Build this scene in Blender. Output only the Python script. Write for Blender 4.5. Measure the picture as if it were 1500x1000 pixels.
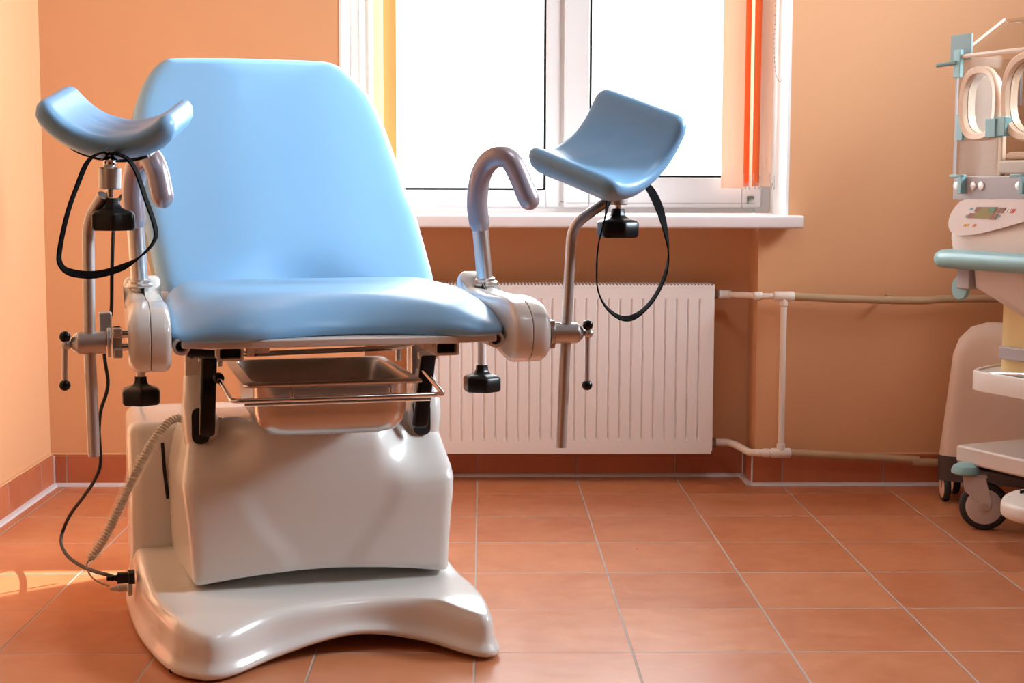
import bpy, math, random
from math import sin, cos, pi, radians, sqrt, atan2
from mathutils import Vector as V, Matrix, noise
random.seed(4)
for o in list(bpy.data.objects): bpy.data.objects.remove(o)
S = bpy.context.scene; COL = S.collection

# ---------------------------------------------------------------- camera
F, YAW, PITCH, ROLL = 2252.8, .0195, .1018, .0029
CP = V((.0141, 0, .8822))
cy, sy, cp, sp = cos(YAW), sin(YAW), cos(PITCH), sin(PITCH)
_r = V((cy, -sy, 0)); _f = V((sy*cp, cy*cp, -sp)); _u = V((sy*sp, cy*sp, cp))
cr, sr = cos(ROLL), sin(ROLL)
RX = _r*cr + _u*sr; UY = -_r*sr + _u*cr
cam = bpy.data.cameras.new('camera'); co = bpy.data.objects.new('camera', cam); COL.objects.link(co)
cam.sensor_width = 36; cam.lens = F*36/1500; cam.clip_start = .05; cam.clip_end = 60
m = Matrix((RX, UY, -_f)).transposed().to_4x4(); m.translation = CP; co.matrix_world = m
S.camera = co
# ---------------------------------------------------------------- light
S.view_settings.view_transform = 'Standard'; S.view_settings.look = 'None'
S.view_settings.gamma = 1; S.view_settings.use_curve_mapping = False
S.view_settings.exposure = 0.25
WORLD_STR = 4.0
wd = bpy.data.worlds.new('daylight'); S.world = wd; wd.use_nodes = True
wd.node_tree.nodes['Background'].inputs[0].default_value = (.90, .96, 1, 1)
wd.node_tree.nodes['Background'].inputs[1].default_value = WORLD_STR
def area(name, loc, aim, sx, sy_, power, color, portal=False, spread=180):
    l = bpy.data.lights.new(name, 'AREA'); l.shape = 'RECTANGLE'; l.size = sx; l.size_y = sy_
    l.energy = power; l.color = color; l.spread = radians(spread)
    if portal: l.cycles.is_portal = True
    o = bpy.data.objects.new(name, l); COL.objects.link(o); o.location = loc
    o.rotation_euler = (V(aim)-V(loc)).to_track_quat('-Z', 'Y').to_euler()
    return o
area('daylight_opening', (.265, 5.0, 1.5), (.265, 4, 1.5), 1.3, 1.45, 1, (1, 1, 1), True)
area('window_daylight', (.265, 4.98, 1.55), (.1, 3.2, .9), 1.25, 1.4, 42, (.9, .96, 1))
area('side_window_daylight', (2.79, 3.4, 1.9), (-.9, 3.8, 1.0), 1.1, 1.1, 68, (.80, .91, 1), spread=80)
area('ceiling_fill', (.75, 2.15, 2.66), (.75, 2.15, 0), 0.6, .6, 10, (.84, .93, 1))  # weak overhead fill, added to lift the shaded parts
sun = bpy.data.lights.new('sun', 'SUN'); sun.energy = 14; sun.angle = radians(.6); sun.color = (1, .96, .90)
so_ = bpy.data.objects.new('sun', sun); COL.objects.link(so_); so_.location = (4, 9, 4); so_.rotation_euler = V((-1.21, -1, -.84)).to_track_quat('-Z', 'Y').to_euler()

# ---------------------------------------------------------------- pixel rays (used only to read real positions off at a stated depth)
def ray(px, py): return _f + RX*((px-750)/F) - UY*((py-500)/F)
def hit(px, py, p0, n):
    d = ray(px, py); return CP + d*(n.dot(p0-CP)/n.dot(d))
AX = {'x': V((1, 0, 0)), 'y': V((0, 1, 0)), 'z': V((0, 0, 1))}
def W(px, py, **k):
    a, v = list(k.items())[0]; return hit(px, py, AX[a]*v, AX[a])
class Frame:
    def __init__(s, o, ang): s.M = Matrix.Translation(V(o)) @ Matrix.Rotation(ang, 4, 'Z'); s.I = s.M.inverted()
    def Q(s, px, py, **k):
        a, v = list(k.items())[0]
        return s.I @ hit(px, py, s.M @ (AX[a]*v), s.M.to_3x3() @ AX[a])
    def P(s, px, py, p0, n): return s.I @ hit(px, py, s.M @ V(p0), s.M.to_3x3() @ V(n))
CH = Frame((-.23, 2.735, 0), radians(14)); Q = CH.Q

# ---------------------------------------------------------------- materials
def mat(name, col, rough=.5, metal=0, coat=0, trans=0, spec=.5, sss=0, bump=None, emis=None):
    m = bpy.data.materials.new(name); m.use_nodes = True; N = m.node_tree.nodes; b = N['Principled BSDF']
    b.inputs['Base Color'].default_value = (*col, 1); b.inputs['Roughness'].default_value = rough
    b.inputs['Metallic'].default_value = metal; b.inputs['Coat Weight'].default_value = coat
    b.inputs['Coat Roughness'].default_value = .06; b.inputs['Transmission Weight'].default_value = trans
    b.inputs['Specular IOR Level'].default_value = spec
    if sss: b.inputs['Subsurface Weight'].default_value = sss; b.inputs['Subsurface Radius'].default_value = (.02, .02, .02)
    if emis: b.inputs['Emission Color'].default_value = (*emis[0], 1); b.inputs['Emission Strength'].default_value = emis[1]
    if bump:
        sc, st = bump
        t = N.new('ShaderNodeTexCoord'); n = N.new('ShaderNodeTexNoise'); n.inputs['Scale'].default_value = sc; n.inputs['Detail'].default_value = 4
        bp = N.new('ShaderNodeBump'); bp.inputs['Strength'].default_value = st; bp.inputs['Distance'].default_value = .002
        L = m.node_tree.links; L.new(t.outputs['Object'], n.inputs['Vector']); L.new(n.outputs['Fac'], bp.inputs['Height']); L.new(bp.outputs['Normal'], b.inputs['Normal'])
    return m
def lin(r, g, b):
    f = lambda c: c/255/12.92 if c <= 10 else ((c/255+.055)/1.055)**2.4
    return (f(r), f(g), f(b))
def tone(m, c1, c2, scale=6, detail=5):
    N = m.node_tree.nodes; L = m.node_tree.links; b = N['Principled BSDF']
    t = N.new('ShaderNodeTexCoord'); n = N.new('ShaderNodeTexNoise'); n.inputs['Scale'].default_value = scale; n.inputs['Detail'].default_value = detail
    r = N.new('ShaderNodeMix'); r.data_type = 'RGBA'; r.inputs[6].default_value = (*c1, 1); r.inputs[7].default_value = (*c2, 1)
    L.new(t.outputs['Object'], n.inputs['Vector']); L.new(n.outputs['Fac'], r.inputs[0]); L.new(r.outputs[2], b.inputs['Base Color'])
    return m
BLUE = tone(mat('blue_vinyl', lin(124, 184, 228), .36, bump=(900, .06)), lin(126, 182, 229), lin(135, 189, 233), 3)
WHITE = mat('white_plastic', lin(226, 225, 221), .25, coat=.5)
CREAM = mat('cream_shell', lin(228, 214, 190), .35)
FRAMEM = mat('painted_frame', lin(215, 205, 198), .35)
SLEEVE = mat('mauve_grip', lin(156, 146, 152), .3, metal=.45, coat=.2)
SILVER = mat('satin_aluminium', (.62, .61, .60), .3, metal=1)
STEELG = mat('grey_steel', (.62, .60, .59), .4, metal=.85)
CHROME = mat('chrome', (.8, .8, .8), .06, metal=1)
PAN = mat('stainless_pan', (.56, .54, .52), .27, metal=1, bump=(60, .05))
BLACK = mat('black_plastic', (.008, .009, .010), .32, spec=.3)
BLACKG = mat('black_gloss', (.006, .006, .007), .2, spec=.35)
STRAP = mat('black_strap', (.007, .007, .008), .8, spec=.04)
CORD = mat('black_cord', (.006, .006, .006), .5, spec=.25)
DARK = mat('dark_slot', (.01, .009, .008), .8)
GREYC = mat('grey_cable', lin(206, 202, 194), .45)
PVC = mat('white_upvc', lin(222, 221, 222), .3)
REVEAL = mat('white_reveal', lin(236, 235, 232), .5)
SILLM = mat('sill_laminate', lin(232, 224, 224), .3)
GASKET = mat('window_gasket', (.01, .012, .012), .6, spec=.2)
RAD = mat('radiator_enamel', lin(242, 236, 234), .35)
PIPEW = mat('white_pipe', lin(238, 226, 214), .4)
PIPEB = tone(mat('painted_pipe', lin(186, 158, 125), .5), lin(176, 146, 112), lin(196, 168, 134), 14)
WALL = tone(mat('orange_plaster', lin(224, 168, 124), .55, bump=(45, .12)), lin(219, 163, 118), lin(225, 170, 126), 2.2)
CEIL = mat('ceiling_paint', lin(196, 186, 176), .8)
STRIPW = mat('corner_strip', lin(214, 208, 210), .4)
TEAL = mat('teal_plastic', lin(140, 182, 186), .35)
INCW = mat('incubator_body', lin(216, 204, 194), .4)
INCG = mat('incubator_grey', lin(176, 168, 170), .45)
YEL = mat('yellow_column', lin(222, 196, 140), .5)
BEIGE = tone(mat('beige_case', lin(222, 200, 184), .5), lin(220, 198, 182), lin(226, 204, 190), 2)
BROWN = mat('dark_brown_base', lin(70, 56, 52), .5)
HUB = mat('zinc_fork', lin(206, 198, 194), .35, metal=.35)
TYRE = mat('tyre', (.02, .02, .022), .5)
PORT = mat('port_ring', lin(232, 205, 180), .35)
LCD = mat('lcd', lin(150, 138, 86), .3)
KEY = mat('brown_key', lin(150, 112, 96), .5)
def glassmat(name, tint, f=.08, rough=.02):
    m = bpy.data.materials.new(name); m.use_nodes = True; N = m.node_tree.nodes; L = m.node_tree.links
    N.remove(N['Principled BSDF']); t = N.new('ShaderNodeBsdfTransparent'); t.inputs[0].default_value = (*tint, 1)
    g = N.new('ShaderNodeBsdfGlossy'); g.inputs['Roughness'].default_value = rough; x = N.new('ShaderNodeMixShader')
    lw = N.new('ShaderNodeLayerWeight'); lw.inputs[0].default_value = .25
    mm = N.new('ShaderNodeMath'); mm.operation = 'MULTIPLY_ADD'; mm.inputs[1].default_value = f*.5; mm.inputs[2].default_value = f*.12
    L.new(lw.outputs['Fresnel'], mm.inputs[0]); L.new(mm.outputs[0], x.inputs[0])
    L.new(t.outputs[0], x.inputs[1]); L.new(g.outputs[0], x.inputs[2]); L.new(x.outputs[0], N['Material Output'].inputs[0])
    return m
GLASS = glassmat('window_glass', (.97, .98, .98))
ACRYL = glassmat('acrylic', (.93, .92, .91), .14)
def filmmat(name, col, a):
    m = bpy.data.materials.new(name); m.use_nodes = True; N = m.node_tree.nodes; b = N['Principled BSDF']
    b.inputs['Base Color'].default_value = (*col, 1); b.inputs['Alpha'].default_value = a; b.inputs['Roughness'].default_value = .15
    return m
FILM = filmmat('plastic_sleeve', lin(240, 234, 222), .16)
def fabric(name, col, tr=.3):
    m = bpy.data.materials.new(name); m.use_nodes = True; N = m.node_tree.nodes; L = m.node_tree.links; b = N['Principled BSDF']
    b.inputs['Base Color'].default_value = (*col, 1); b.inputs['Roughness'].default_value = .8
    t = N.new('ShaderNodeBsdfTranslucent'); t.inputs[0].default_value = (*col, 1); x = N.new('ShaderNodeMixShader'); x.inputs[0].default_value = tr
    L.new(b.outputs[0], x.inputs[1]); L.new(t.outputs[0], x.inputs[2]); L.new(x.outputs[0], N['Material Output'].inputs[0])
    return m
VORANGE = fabric('orange_vane', lin(250, 128, 62), .26); VPEACH = fabric('peach_vane', lin(244, 216, 194), .27); VWHITE = fabric('white_vane', lin(240, 236, 230)); VAMBER = fabric('amber_vane', lin(250, 152, 80), .15)

def tilemat(name, c1, c2, grout, ytoo=True, rough=.22):
    m = bpy.data.materials.new(name); m.use_nodes = True; N = m.node_tree.nodes; L = m.node_tree.links; b = N['Principled BSDF']
    geo = N.new('ShaderNodeNewGeometry'); sep = N.new('ShaderNodeSeparateXYZ'); L.new(geo.outputs['Position'], sep.inputs[0])
    def math_(op, a, bb=None, c=None):
        n = N.new('ShaderNodeMath'); n.operation = op
        for i, v in enumerate((a, bb, c)):
            if v is None: continue
            if isinstance(v, (int, float)): n.inputs[i].default_value = v
            else: L.new(v, n.inputs[i])
        return n.outputs[0]
    nz = N.new('ShaderNodeTexNoise'); nz.inputs['Scale'].default_value = 40; L.new(geo.outputs['Position'], nz.inputs['Vector'])
    wob = math_('MULTIPLY', math_('SUBTRACT', nz.outputs['Fac'], .5), .0012)
    def axis(o, off):
        u = math_('DIVIDE', math_('ADD', math_('SUBTRACT', o, off), wob), .3)
        fl = math_('FLOOR', u); fr = math_('SUBTRACT', u, fl)
        d = math_('MULTIPLY', math_('MINIMUM', fr, math_('SUBTRACT', 1, fr)), .3)
        return d, fl
    dx, fx = axis(sep.outputs[0], 0); dy, fy = axis(sep.outputs[1], 4.338)
    d = math_('MINIMUM', dx, dy)
    rmp = N.new('ShaderNodeMapRange'); rmp.inputs[1].default_value = .0014; rmp.inputs[2].default_value = .0026; L.new(d, rmp.inputs[0])
    wn = N.new('ShaderNodeTexWhiteNoise'); wn.noise_dimensions = '2D'; cmb = N.new('ShaderNodeCombineXYZ'); L.new(fx, cmb.inputs[0]); L.new(fy, cmb.inputs[1]); L.new(cmb.outputs[0], wn.inputs['Vector'])
    n2 = N.new('ShaderNodeTexNoise'); n2.inputs['Scale'].default_value = 7; n2.inputs['Detail'].default_value = 8; n2.inputs['Distortion'].default_value = .6
    off = N.new('ShaderNodeVectorMath'); off.operation = 'MULTIPLY_ADD'; L.new(cmb.outputs[0], off.inputs[0]); off.inputs[1].default_value = (3.7, 5.1, 0); L.new(geo.outputs['Position'], off.inputs[2]); L.new(off.outputs[0], n2.inputs['Vector'])
    fac = math_('ADD', math_('MULTIPLY', n2.outputs['Fac'], 1.2), math_('MULTIPLY_ADD', wn.outputs['Value'], .55, -.38))
    mx = N.new('ShaderNodeMix'); mx.data_type = 'RGBA'; mx.inputs[6].default_value = (*c1, 1); mx.inputs[7].default_value = (*c2, 1); L.new(fac, mx.inputs[0])
    m2 = N.new('ShaderNodeMix'); m2.data_type = 'RGBA'; m2.inputs[6].default_value = (*grout, 1); L.new(rmp.outputs[0], m2.inputs[0]); L.new(mx.outputs[2], m2.inputs[7])
    L.new(m2.outputs[2], b.inputs['Base Color'])
    ro = N.new('ShaderNodeMapRange'); ro.inputs[3].default_value = .8; ro.inputs[4].default_value = rough; L.new(rmp.outputs[0], ro.inputs[0])
    n3 = N.new('ShaderNodeTexNoise'); n3.inputs['Scale'].default_value = 22; n3.inputs['Detail'].default_value = 6; L.new(geo.outputs['Position'], n3.inputs['Vector'])
    L.new(math_('ADD', ro.outputs[0], math_('MULTIPLY', n3.outputs['Fac'], .22)), b.inputs['Roughness'])
    bp = N.new('ShaderNodeBump'); bp.inputs['Strength'].default_value = .5; bp.inputs['Distance'].default_value = .002
    L.new(math_('ADD', rmp.outputs[0], math_('MULTIPLY', n3.outputs['Fac'], .25)), bp.inputs['Height']); L.new(bp.outputs[0], b.inputs['Normal'])
    return m
TILE = tilemat('terracotta_tile', lin(184, 108, 68), lin(208, 138, 97), lin(176, 164, 156))
TILEB = tilemat('terracotta_skirting', lin(170, 92, 58), lin(200, 118, 80), lin(160, 140, 134), rough=.35)
def striped(name, ca, cb, axis, period, duty):
    m = mat(name, ca, .45); N = m.node_tree.nodes; L = m.node_tree.links
    t = N.new('ShaderNodeTexCoord'); s_ = N.new('ShaderNodeSeparateXYZ'); L.new(t.outputs['Object'], s_.inputs[0])
    d = N.new('ShaderNodeMath'); d.operation = 'PINGPONG'; d.inputs[1].default_value = period/2; L.new(s_.outputs[axis], d.inputs[0])
    g = N.new('ShaderNodeMath'); g.operation = 'GREATER_THAN'; g.inputs[1].default_value = period/2*duty; L.new(d.outputs[0], g.inputs[0])
    x = N.new('ShaderNodeMix'); x.data_type = 'RGBA'; x.inputs[6].default_value = (*ca, 1); x.inputs[7].default_value = (*cb, 1); L.new(g.outputs[0], x.inputs[0]); L.new(x.outputs[2], N['Principled BSDF'].inputs['Base Color'])
    return m
GRILLE = striped('radiator_grille', lin(236, 226, 222), lin(140, 112, 98), 0, .010, .55)

# ---------------------------------------------------------------- mesh helpers
def cm(pts, n=8, closed=False):
    P = [V(p) for p in pts]; L = len(P); out = []
    rng = range(L if closed else L-1)
    for i in rng:
        if closed: p0, p1, p2, p3 = P[i-1], P[i], P[(i+1) % L], P[(i+2) % L]
        else: p0, p1, p2, p3 = P[max(i-1, 0)], P[i], P[i+1], P[min(i+2, L-1)]
        for j in range(n):
            t = j/n; out.append(.5*((2*p1)+(p2-p0)*t+(2*p0-5*p1+4*p2-p3)*t*t+(3*p1-p0-3*p2+p3)*t**3))
    if not closed: out.append(P[-1])
    return out
def fillet(pts, r, n=6, closed=False):
    P = [V(p) for p in pts]; L = len(P); out = []
    if not hasattr(r, '__len__'): r = [r]*L
    for i in range(L):
        if not closed and i in (0, L-1): out.append(P[i]); continue
        a, b, c = P[i-1], P[i], P[(i+1) % L]
        da, dc = (a-b), (c-b); rr = min(r[i], da.length*.49, dc.length*.49)
        if rr < 1e-5: out.append(b); continue
        s = b+da.normalized()*rr; e = b+dc.normalized()*rr
        for j in range(n+1):
            t = j/n; out.append(s*(1-t)**2+b*2*t*(1-t)+e*t*t)
    return out
def resample(P, n, closed=True):
    Q_ = P+[P[0]] if closed else P; d = [0]
    for a, b in zip(Q_, Q_[1:]): d.append(d[-1]+(b-a).length)
    T = d[-1]; out = []; k = 0
    for i in range(n):
        t = T*i/(n if closed else n-1)
        while k < len(d)-2 and d[k+1] < t: k += 1
        s = (t-d[k])/max(d[k+1]-d[k], 1e-9); out.append(Q_[k].lerp(Q_[k+1], s))
    return out
class MB:
    def __init__(s): s.v = []; s.f = []
    def add(s, vs, fs):
        o = len(s.v); s.v += [V(p) for p in vs]; s.f += [tuple(i+o for i in f) for f in fs]; return s
    def rings(s, R, cap0=True, cap1=True, closed=True):
        n = len(R[0]); vs = [p for r in R for p in r]; fs = []
        for i in range(len(R)-1):
            for j in range(n if closed else n-1):
                k = (j+1) % n; fs.append((i*n+j, i*n+k, (i+1)*n+k, (i+1)*n+j))
        if cap0: fs.append(tuple(reversed(range(n))))
        if cap1: fs.append(tuple((len(R)-1)*n+j for j in range(n)))
        return s.add(vs, fs)
    def box(s, a, b, M=None):
        x0, y0, z0 = a; x1, y1, z1 = b
        vs = [V(p) for p in ((x0, y0, z0), (x1, y0, z0), (x1, y1, z0), (x0, y1, z0), (x0, y0, z1), (x1, y0, z1), (x1, y1, z1), (x0, y1, z1))]
        if M: vs = [M @ p for p in vs]
        return s.add(vs, [(0, 3, 2, 1), (4, 5, 6, 7), (0, 1, 5, 4), (1, 2, 6, 5), (2, 3, 7, 6), (3, 0, 4, 7)])
    def tube(s, P, r, n=14, cap=True, roundend=0):
        P = [V(p) for p in P]; R = []
        rr = r if hasattr(r, '__len__') else [r]*len(P)
        t0 = (P[1]-P[0]).normalized(); up = V((0, 0, 1)) if abs(t0.z) < .9 else V((1, 0, 0))
        nrm = t0.cross(up).normalized()
        def ring(c, t, rad):
            b = t.cross(nrm); return [c+(nrm*cos(2*pi*j/n)+b*sin(2*pi*j/n))*rad for j in range(n)]
        T = []
        for i, p in enumerate(P):
            t = (P[min(i+1, len(P)-1)]-P[max(i-1, 0)]).normalized(); T.append(t)
        if roundend:
            for a in (85, 70, 50, 25):
                nrm = (nrm-T[0]*nrm.dot(T[0])).normalized(); R.append(ring(P[0]-T[0]*rr[0]*sin(radians(a))*roundend, T[0], rr[0]*cos(radians(a))))
        for i, p in enumerate(P):
            nrm = (nrm-T[i]*nrm.dot(T[i])).normalized(); R.append(ring(p, T[i], rr[i]))
        if roundend:
            for a in (25, 50, 70, 85): R.append(ring(P[-1]+T[-1]*rr[-1]*sin(radians(a))*roundend, T[-1], rr[-1]*cos(radians(a))))
        return s.rings(R, cap, cap)
    def lathe(s, prof, c=(0, 0, 0), axis=(0, 0, 1), n=24, lobes=0, lobe=0):
        ax = V(axis).normalized(); q = V((0, 0, 1)).rotation_difference(ax); c = V(c); R = []
        for r, h in prof:
            ring = []
            for j in range(n):
                a = 2*pi*j/n; k = r
                if lobes and r > .012: k = r*(1-lobe*(.5-.5*cos(a*lobes))**.5)
                ring.append(c+q @ V((k*cos(a), k*sin(a), h)))
            R.append(ring)
        return s.rings(R, True, True)
    def sphere(s, c, r, n=16, sc=(1, 1, 1)):
        R = []
        for i in range(1, n):
            a = pi*i/n; R.append([V(c)+V((r*sin(a)*cos(2*pi*j/n)*sc[0], r*sin(a)*sin(2*pi*j/n)*sc[1], -r*cos(a)*sc[2])) for j in range(n)])
        return s.rings(R)
    def prism(s, poly, a, b, fn):
        """poly 2-D, extruded between a and b; fn(u,v,w)->point"""
        return s.rings([[fn(p[0], p[1], w) for p in poly] for w in (a, b)])
    def pillow(s, outline, prof, fn, nfill=7, bottom=True):
        """outline 2-D (ccw); prof (inset,height) bottom to top; fn(a,b,h)->point"""
        n = len(outline); O_ = [V((p[0], p[1])) for p in outline]
        nr = []
        for i in range(n):
            t = O_[(i+1) % n]-O_[i-1]; nr.append(V((-t.y, t.x)).normalized())
        c = sum(O_, V((0, 0)))/n
        def off(d): return [O_[i]+nr[i]*min(d, .018)+(c-O_[i]).normalized()*max(d-.018, 0) for i in range(n)]
        R = []
        if bottom:
            o = off(prof[0][0])
            for k in range(1, nfill): R.append([fn(*(c+(p-c)*(k/nfill)), prof[0][1]) for p in o])
        for d, h in prof: R.append([fn(*p, h) for p in off(d)])
        o = off(prof[-1][0])
        for k in range(nfill-1, 0, -1): R.append([fn(*(c+(p-c)*(k/nfill)), prof[-1][1]) for p in o])
        return s.rings(R, bottom, True)
    def ribbon(s, P, wdir, w, t=.0012):
        P = [V(p) for p in P]; R = []
        wd_ = wdir if isinstance(wdir, list) else [V(wdir)]*len(P)
        for i, p in enumerate(P):
            tg = (P[min(i+1, len(P)-1)]-P[max(i-1, 0)]).normalized(); a = wd_[i]-tg*wd_[i].dot(tg); a.normalize(); b = tg.cross(a)
            R.append([p+a*w/2+b*t, p-a*w/2+b*t, p-a*w/2-b*t, p+a*w/2-b*t])
        return s.rings(R)
    def xf(s, M): s.v = [M @ p for p in s.v]; return s
    def build(s, name, m, parent=None, label=None, bevel=0, seg=2, ang=35, sub=0, kind=None):
        me = bpy.data.meshes.new(name); me.from_pydata([tuple(p) for p in s.v], [], s.f); me.validate()
        import bmesh
        bm = bmesh.new(); bm.from_mesh(me); bmesh.ops.recalc_face_normals(bm, faces=bm.faces); bm.to_mesh(me); bm.free()
        me.materials.append(m); me.shade_smooth(); me.set_sharp_from_angle(angle=radians(ang))
        o = bpy.data.objects.new(name, me); COL.objects.link(o)
        if parent: o.parent = parent
        if bevel:
            b = o.modifiers.new('bevel', 'BEVEL'); b.width = bevel; b.segments = seg; b.limit_method = 'ANGLE'; b.angle_limit = radians(32); b.harden_normals = True
        if sub: q = o.modifiers.new('sub', 'SUBSURF'); q.levels = sub; q.render_levels = sub
        if label: o['label'] = label
        if kind: o['kind'] = kind
        return o
def tag(o, label, cat, group=None):
    o['label'] = label; o['category'] = cat
    if group: o['group'] = group
    return o
def empty(name, loc, rz=0):
    o = bpy.data.objects.new(name, None); COL.objects.link(o); o.location = loc; o.rotation_euler = (0, 0, rz); o.empty_display_size = .1; return o
def circ(r, n=24): return [V((r*cos(2*pi*i/n), r*sin(2*pi*i/n))) for i in range(n)]
def rrect(x0, y0, x1, y1, r, n=6): return fillet([V((x0, y0)), V((x1, y0)), V((x1, y1)), V((x0, y1))], r, n, True)
XYZ = lambda a, b, h: V((a, b, h))

# ================================================================ ROOM
XL, XR, YF, YB, ZC = -1.25, 2.7, -3.5, 4.475, 2.7
NX0, NX1, NY = -.334, .82, 4.62           # niche under the window
WX0, WX1, WZ0, WZ1, WY = -.396, .905, .795, 2.25, 4.72
def st(o): o['kind'] = 'structure'; return o
st(MB().box((XL-.2, YF-.2, -.1), (XR+.2, 4.95, 0)).build('floor', TILE))
st(MB().box((XL-.2, YF-.2, ZC), (XR+.2, 4.95, ZC+.1)).build('ceiling', CEIL))
st(MB().box((XL-.15, YF-.2, 0), (XL, 4.95, ZC)).build('wall_left', WALL))
for q in (((XL, YB, 0), (NX0, 4.80, WZ0-.035)), ((NX1, YB, 0), (XR, 4.80, WZ0-.035)), ((NX0, NY, 0), (NX1, 4.80, WZ0-.035)),
          ((XL, YB, WZ0-.035), (WX0, 4.80, WZ1)), ((WX1, YB, WZ0-.035), (XR, 4.80, WZ1)), ((XL, YB, WZ1), (XR, 4.80, ZC))):
    st(MB().box(*q).build('wall_back', WALL))
# wall on the right, with its own window opening (outside the picture)
for q in (((XR, YF-.2, 0), (XR+.12, 4.95, 1.2)), ((XR, YF-.2, 2.5), (XR+.12, 4.95, ZC)), ((XR, YF-.2, 1.2), (XR+.12, 2.75, 2.5)), ((XR, 4.05, 1.2), (XR+.12, 4.95, 2.5))):
    st(MB().box(*q).build('wall_right', WALL))
st(MB().box((XR+.12, 2.7, 1.15), (XR+.14, 4.1, 2.55)).build('recess_blocker', PVC))  # unseen opaque panel, added to keep sky light out of the opening
st(MB().box((XL, YF-.15, 0), (XR, YF, ZC)).build('wall_front', mat('dark_unseen_wall', lin(96, 70, 56), .6)))  # unseen wall, coloured dark to cut the light bounced onto the chair
# reveals
b = MB(); b.box((WX0, YB-.001, WZ0), (WX0+.008, WY, WZ1)); b.box((WX1-.008, YB-.001, WZ0), (WX1, WY, WZ1)); b.box((WX0, YB-.001, WZ1-.008), (WX1, WY, WZ1))
st(b.build('trim_1', REVEAL))
# skirting tiles
def skirt(name, boxes):
    b = MB()
    for q in boxes: b.box(*q)
    return st(b.build(name, TILEB, bevel=.0015, seg=1))
BH = .09; BT = .011
skirt('baseboard_left', [((XL, YF, 0), (XL+BT, YB, BH))])
skirt('baseboard_back', [((XL+BT, YB-BT, 0), (NX0+BT, YB, BH)), ((NX0, YB, 0), (NX0+BT, NY, BH)), ((NX0+BT, NY-BT, 0), (NX1-BT, NY, BH)), ((NX1-BT, YB, 0), (NX1, NY, BH)), ((NX1-BT, YB-BT, 0), (XR, YB, BH))])
b = MB()      # white corner strip between floor and skirting
def strip(p, q, nx, ny):
    w, h = .014, .009
    P_, Q2 = V((*p, 0)), V((*q, 0)); n_ = V((nx, ny, 0))
    b.rings([[c, c+n_*w, c+n_*w*.85+V((0, 0, h*.5)), c+n_*.25*w+V((0, 0, h)), c+V((0, 0, h))] for c in (P_, Q2)])
strip((XL+BT, YF), (XL+BT, YB-BT), 1, 0); strip((XL+BT, YB-BT), (NX0+BT, YB-BT), 0, -1)
strip((NX0+BT, YB-BT), (NX0+BT, NY-BT), 1, 0); strip((NX0+BT, NY-BT), (NX1-BT, NY-BT), 0, -1); strip((NX1-BT, NY-BT), (NX1-BT, YB-BT), -1, 0); strip((NX1-BT, YB-BT), (XR, YB-BT), 0, -1)
st(b.build('trim_2', STRIPW))
b = MB()      # rough plaster edge and grout in the skirting corners
b.box((XL, YF, BH), (XL+BT*.7, YB, BH+.006)); b.box((XL, YB-BT*.7, BH), (NX0, YB, BH+.006)); b.box((NX1, YB-BT*.7, BH), (XR, YB, BH+.006))
st(b.build('trim_3', WALL, bevel=.002))
b = MB(); b.box((XL+BT, YB-BT-.002, .009), (XL+BT+.004, YB-BT, BH)); b.box((NX1-BT-.001, YB-BT-.0015, .009), (NX1-BT+.004, YB-BT+.001, BH)); b.box((NX1-BT-.003, NY-BT-.003, .009), (NX1-BT, NY-BT, BH))
st(b.build('trim_4', STRIPW))
# window sill
b = MB(); b.prism(fillet([V((4.405, .758)), V((4.45, .758)), V((4.45, .775)), V((WY, .775)), V((WY, .795)), V((4.405, .795))], [.008, 0, 0, 0, 0, .008], 4, True), -.462, .936, lambda u, v, w: V((w, u, v)))
st(b.build('trim_5', SILLM, bevel=.0015))
# window
win = empty('window_1', (.265, WY, WZ0)); st(win); WI = Matrix.Translation((-.265, -WY, -WZ0))
def wbox(b, x0, x1, z0, z1, y0, y1): b.box((x0, y0, z0), (x1, y1, z1))
b = MB(); fx0, fx1 = WX0+.008, WX1-.008
wbox(b, fx0, fx0+.05, WZ0, WZ1, WY, WY+.07); wbox(b, fx1-.05, fx1, WZ0, WZ1, WY, WY+.07); wbox(b, fx0+.05, fx1-.05, WZ0, WZ0+.035, WY, WY+.07); wbox(b, fx0+.05, fx1-.05, WZ1-.05, WZ1, WY, WY+.07); wbox(b, .245, .295, WZ0+.035, WZ1-.05, WY, WY+.07)
b.xf(WI).build('window_frame', PVC, win, bevel=.004)
def sash(x0, x1, y0, wl, wr, wb):
    b = MB(); z0, z1 = WZ0+.018, WZ1-.03
    wbox(b, x0, x0+wl, z0, z1, y0, y0+.06); wbox(b, x1-wr, x1, z0, z1, y0, y0+.06); wbox(b, x0+wl, x1-wr, z0, z0+wb, y0, y0+.06); wbox(b, x0+wl, x1-wr, z1-.06, z1, y0, y0+.06)
    s_ = b.xf(WI).build('sash', PVC, win, bevel=.005)
    b = MB(); g = .0065; a0, a1, c0, c1 = x0+wl, x1-wr, z0+wb, z1-.06
    for q in ((a0, a0+g, c0, c1), (a1-g, a1, c0, c1), (a0, a1, c0, c0+g), (a0, a1, c1-g, c1)): wbox(b, *q, y0+.004, y0+.02)
    b.xf(WI).build('gasket', GASKET, s_)
    b = MB(); wbox(b, a0, a1, c0, c1, y0+.022, y0+.026); b.xf(WI).build('glass_pane', GLASS, s_)
    return s_
sash(fx0+.03, .252, WY-.006, .045, .045, .052)
rs = sash(.262, fx1-.03, WY-.018, .077, .06, .092)
b = MB(); wbox(b, .27, .845, WZ0+.03, WZ0+.033, WY-.019, WY-.017); b.xf(WI).build('sash_seam', mat('seam', lin(190, 186, 184), .6), rs)
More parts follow.
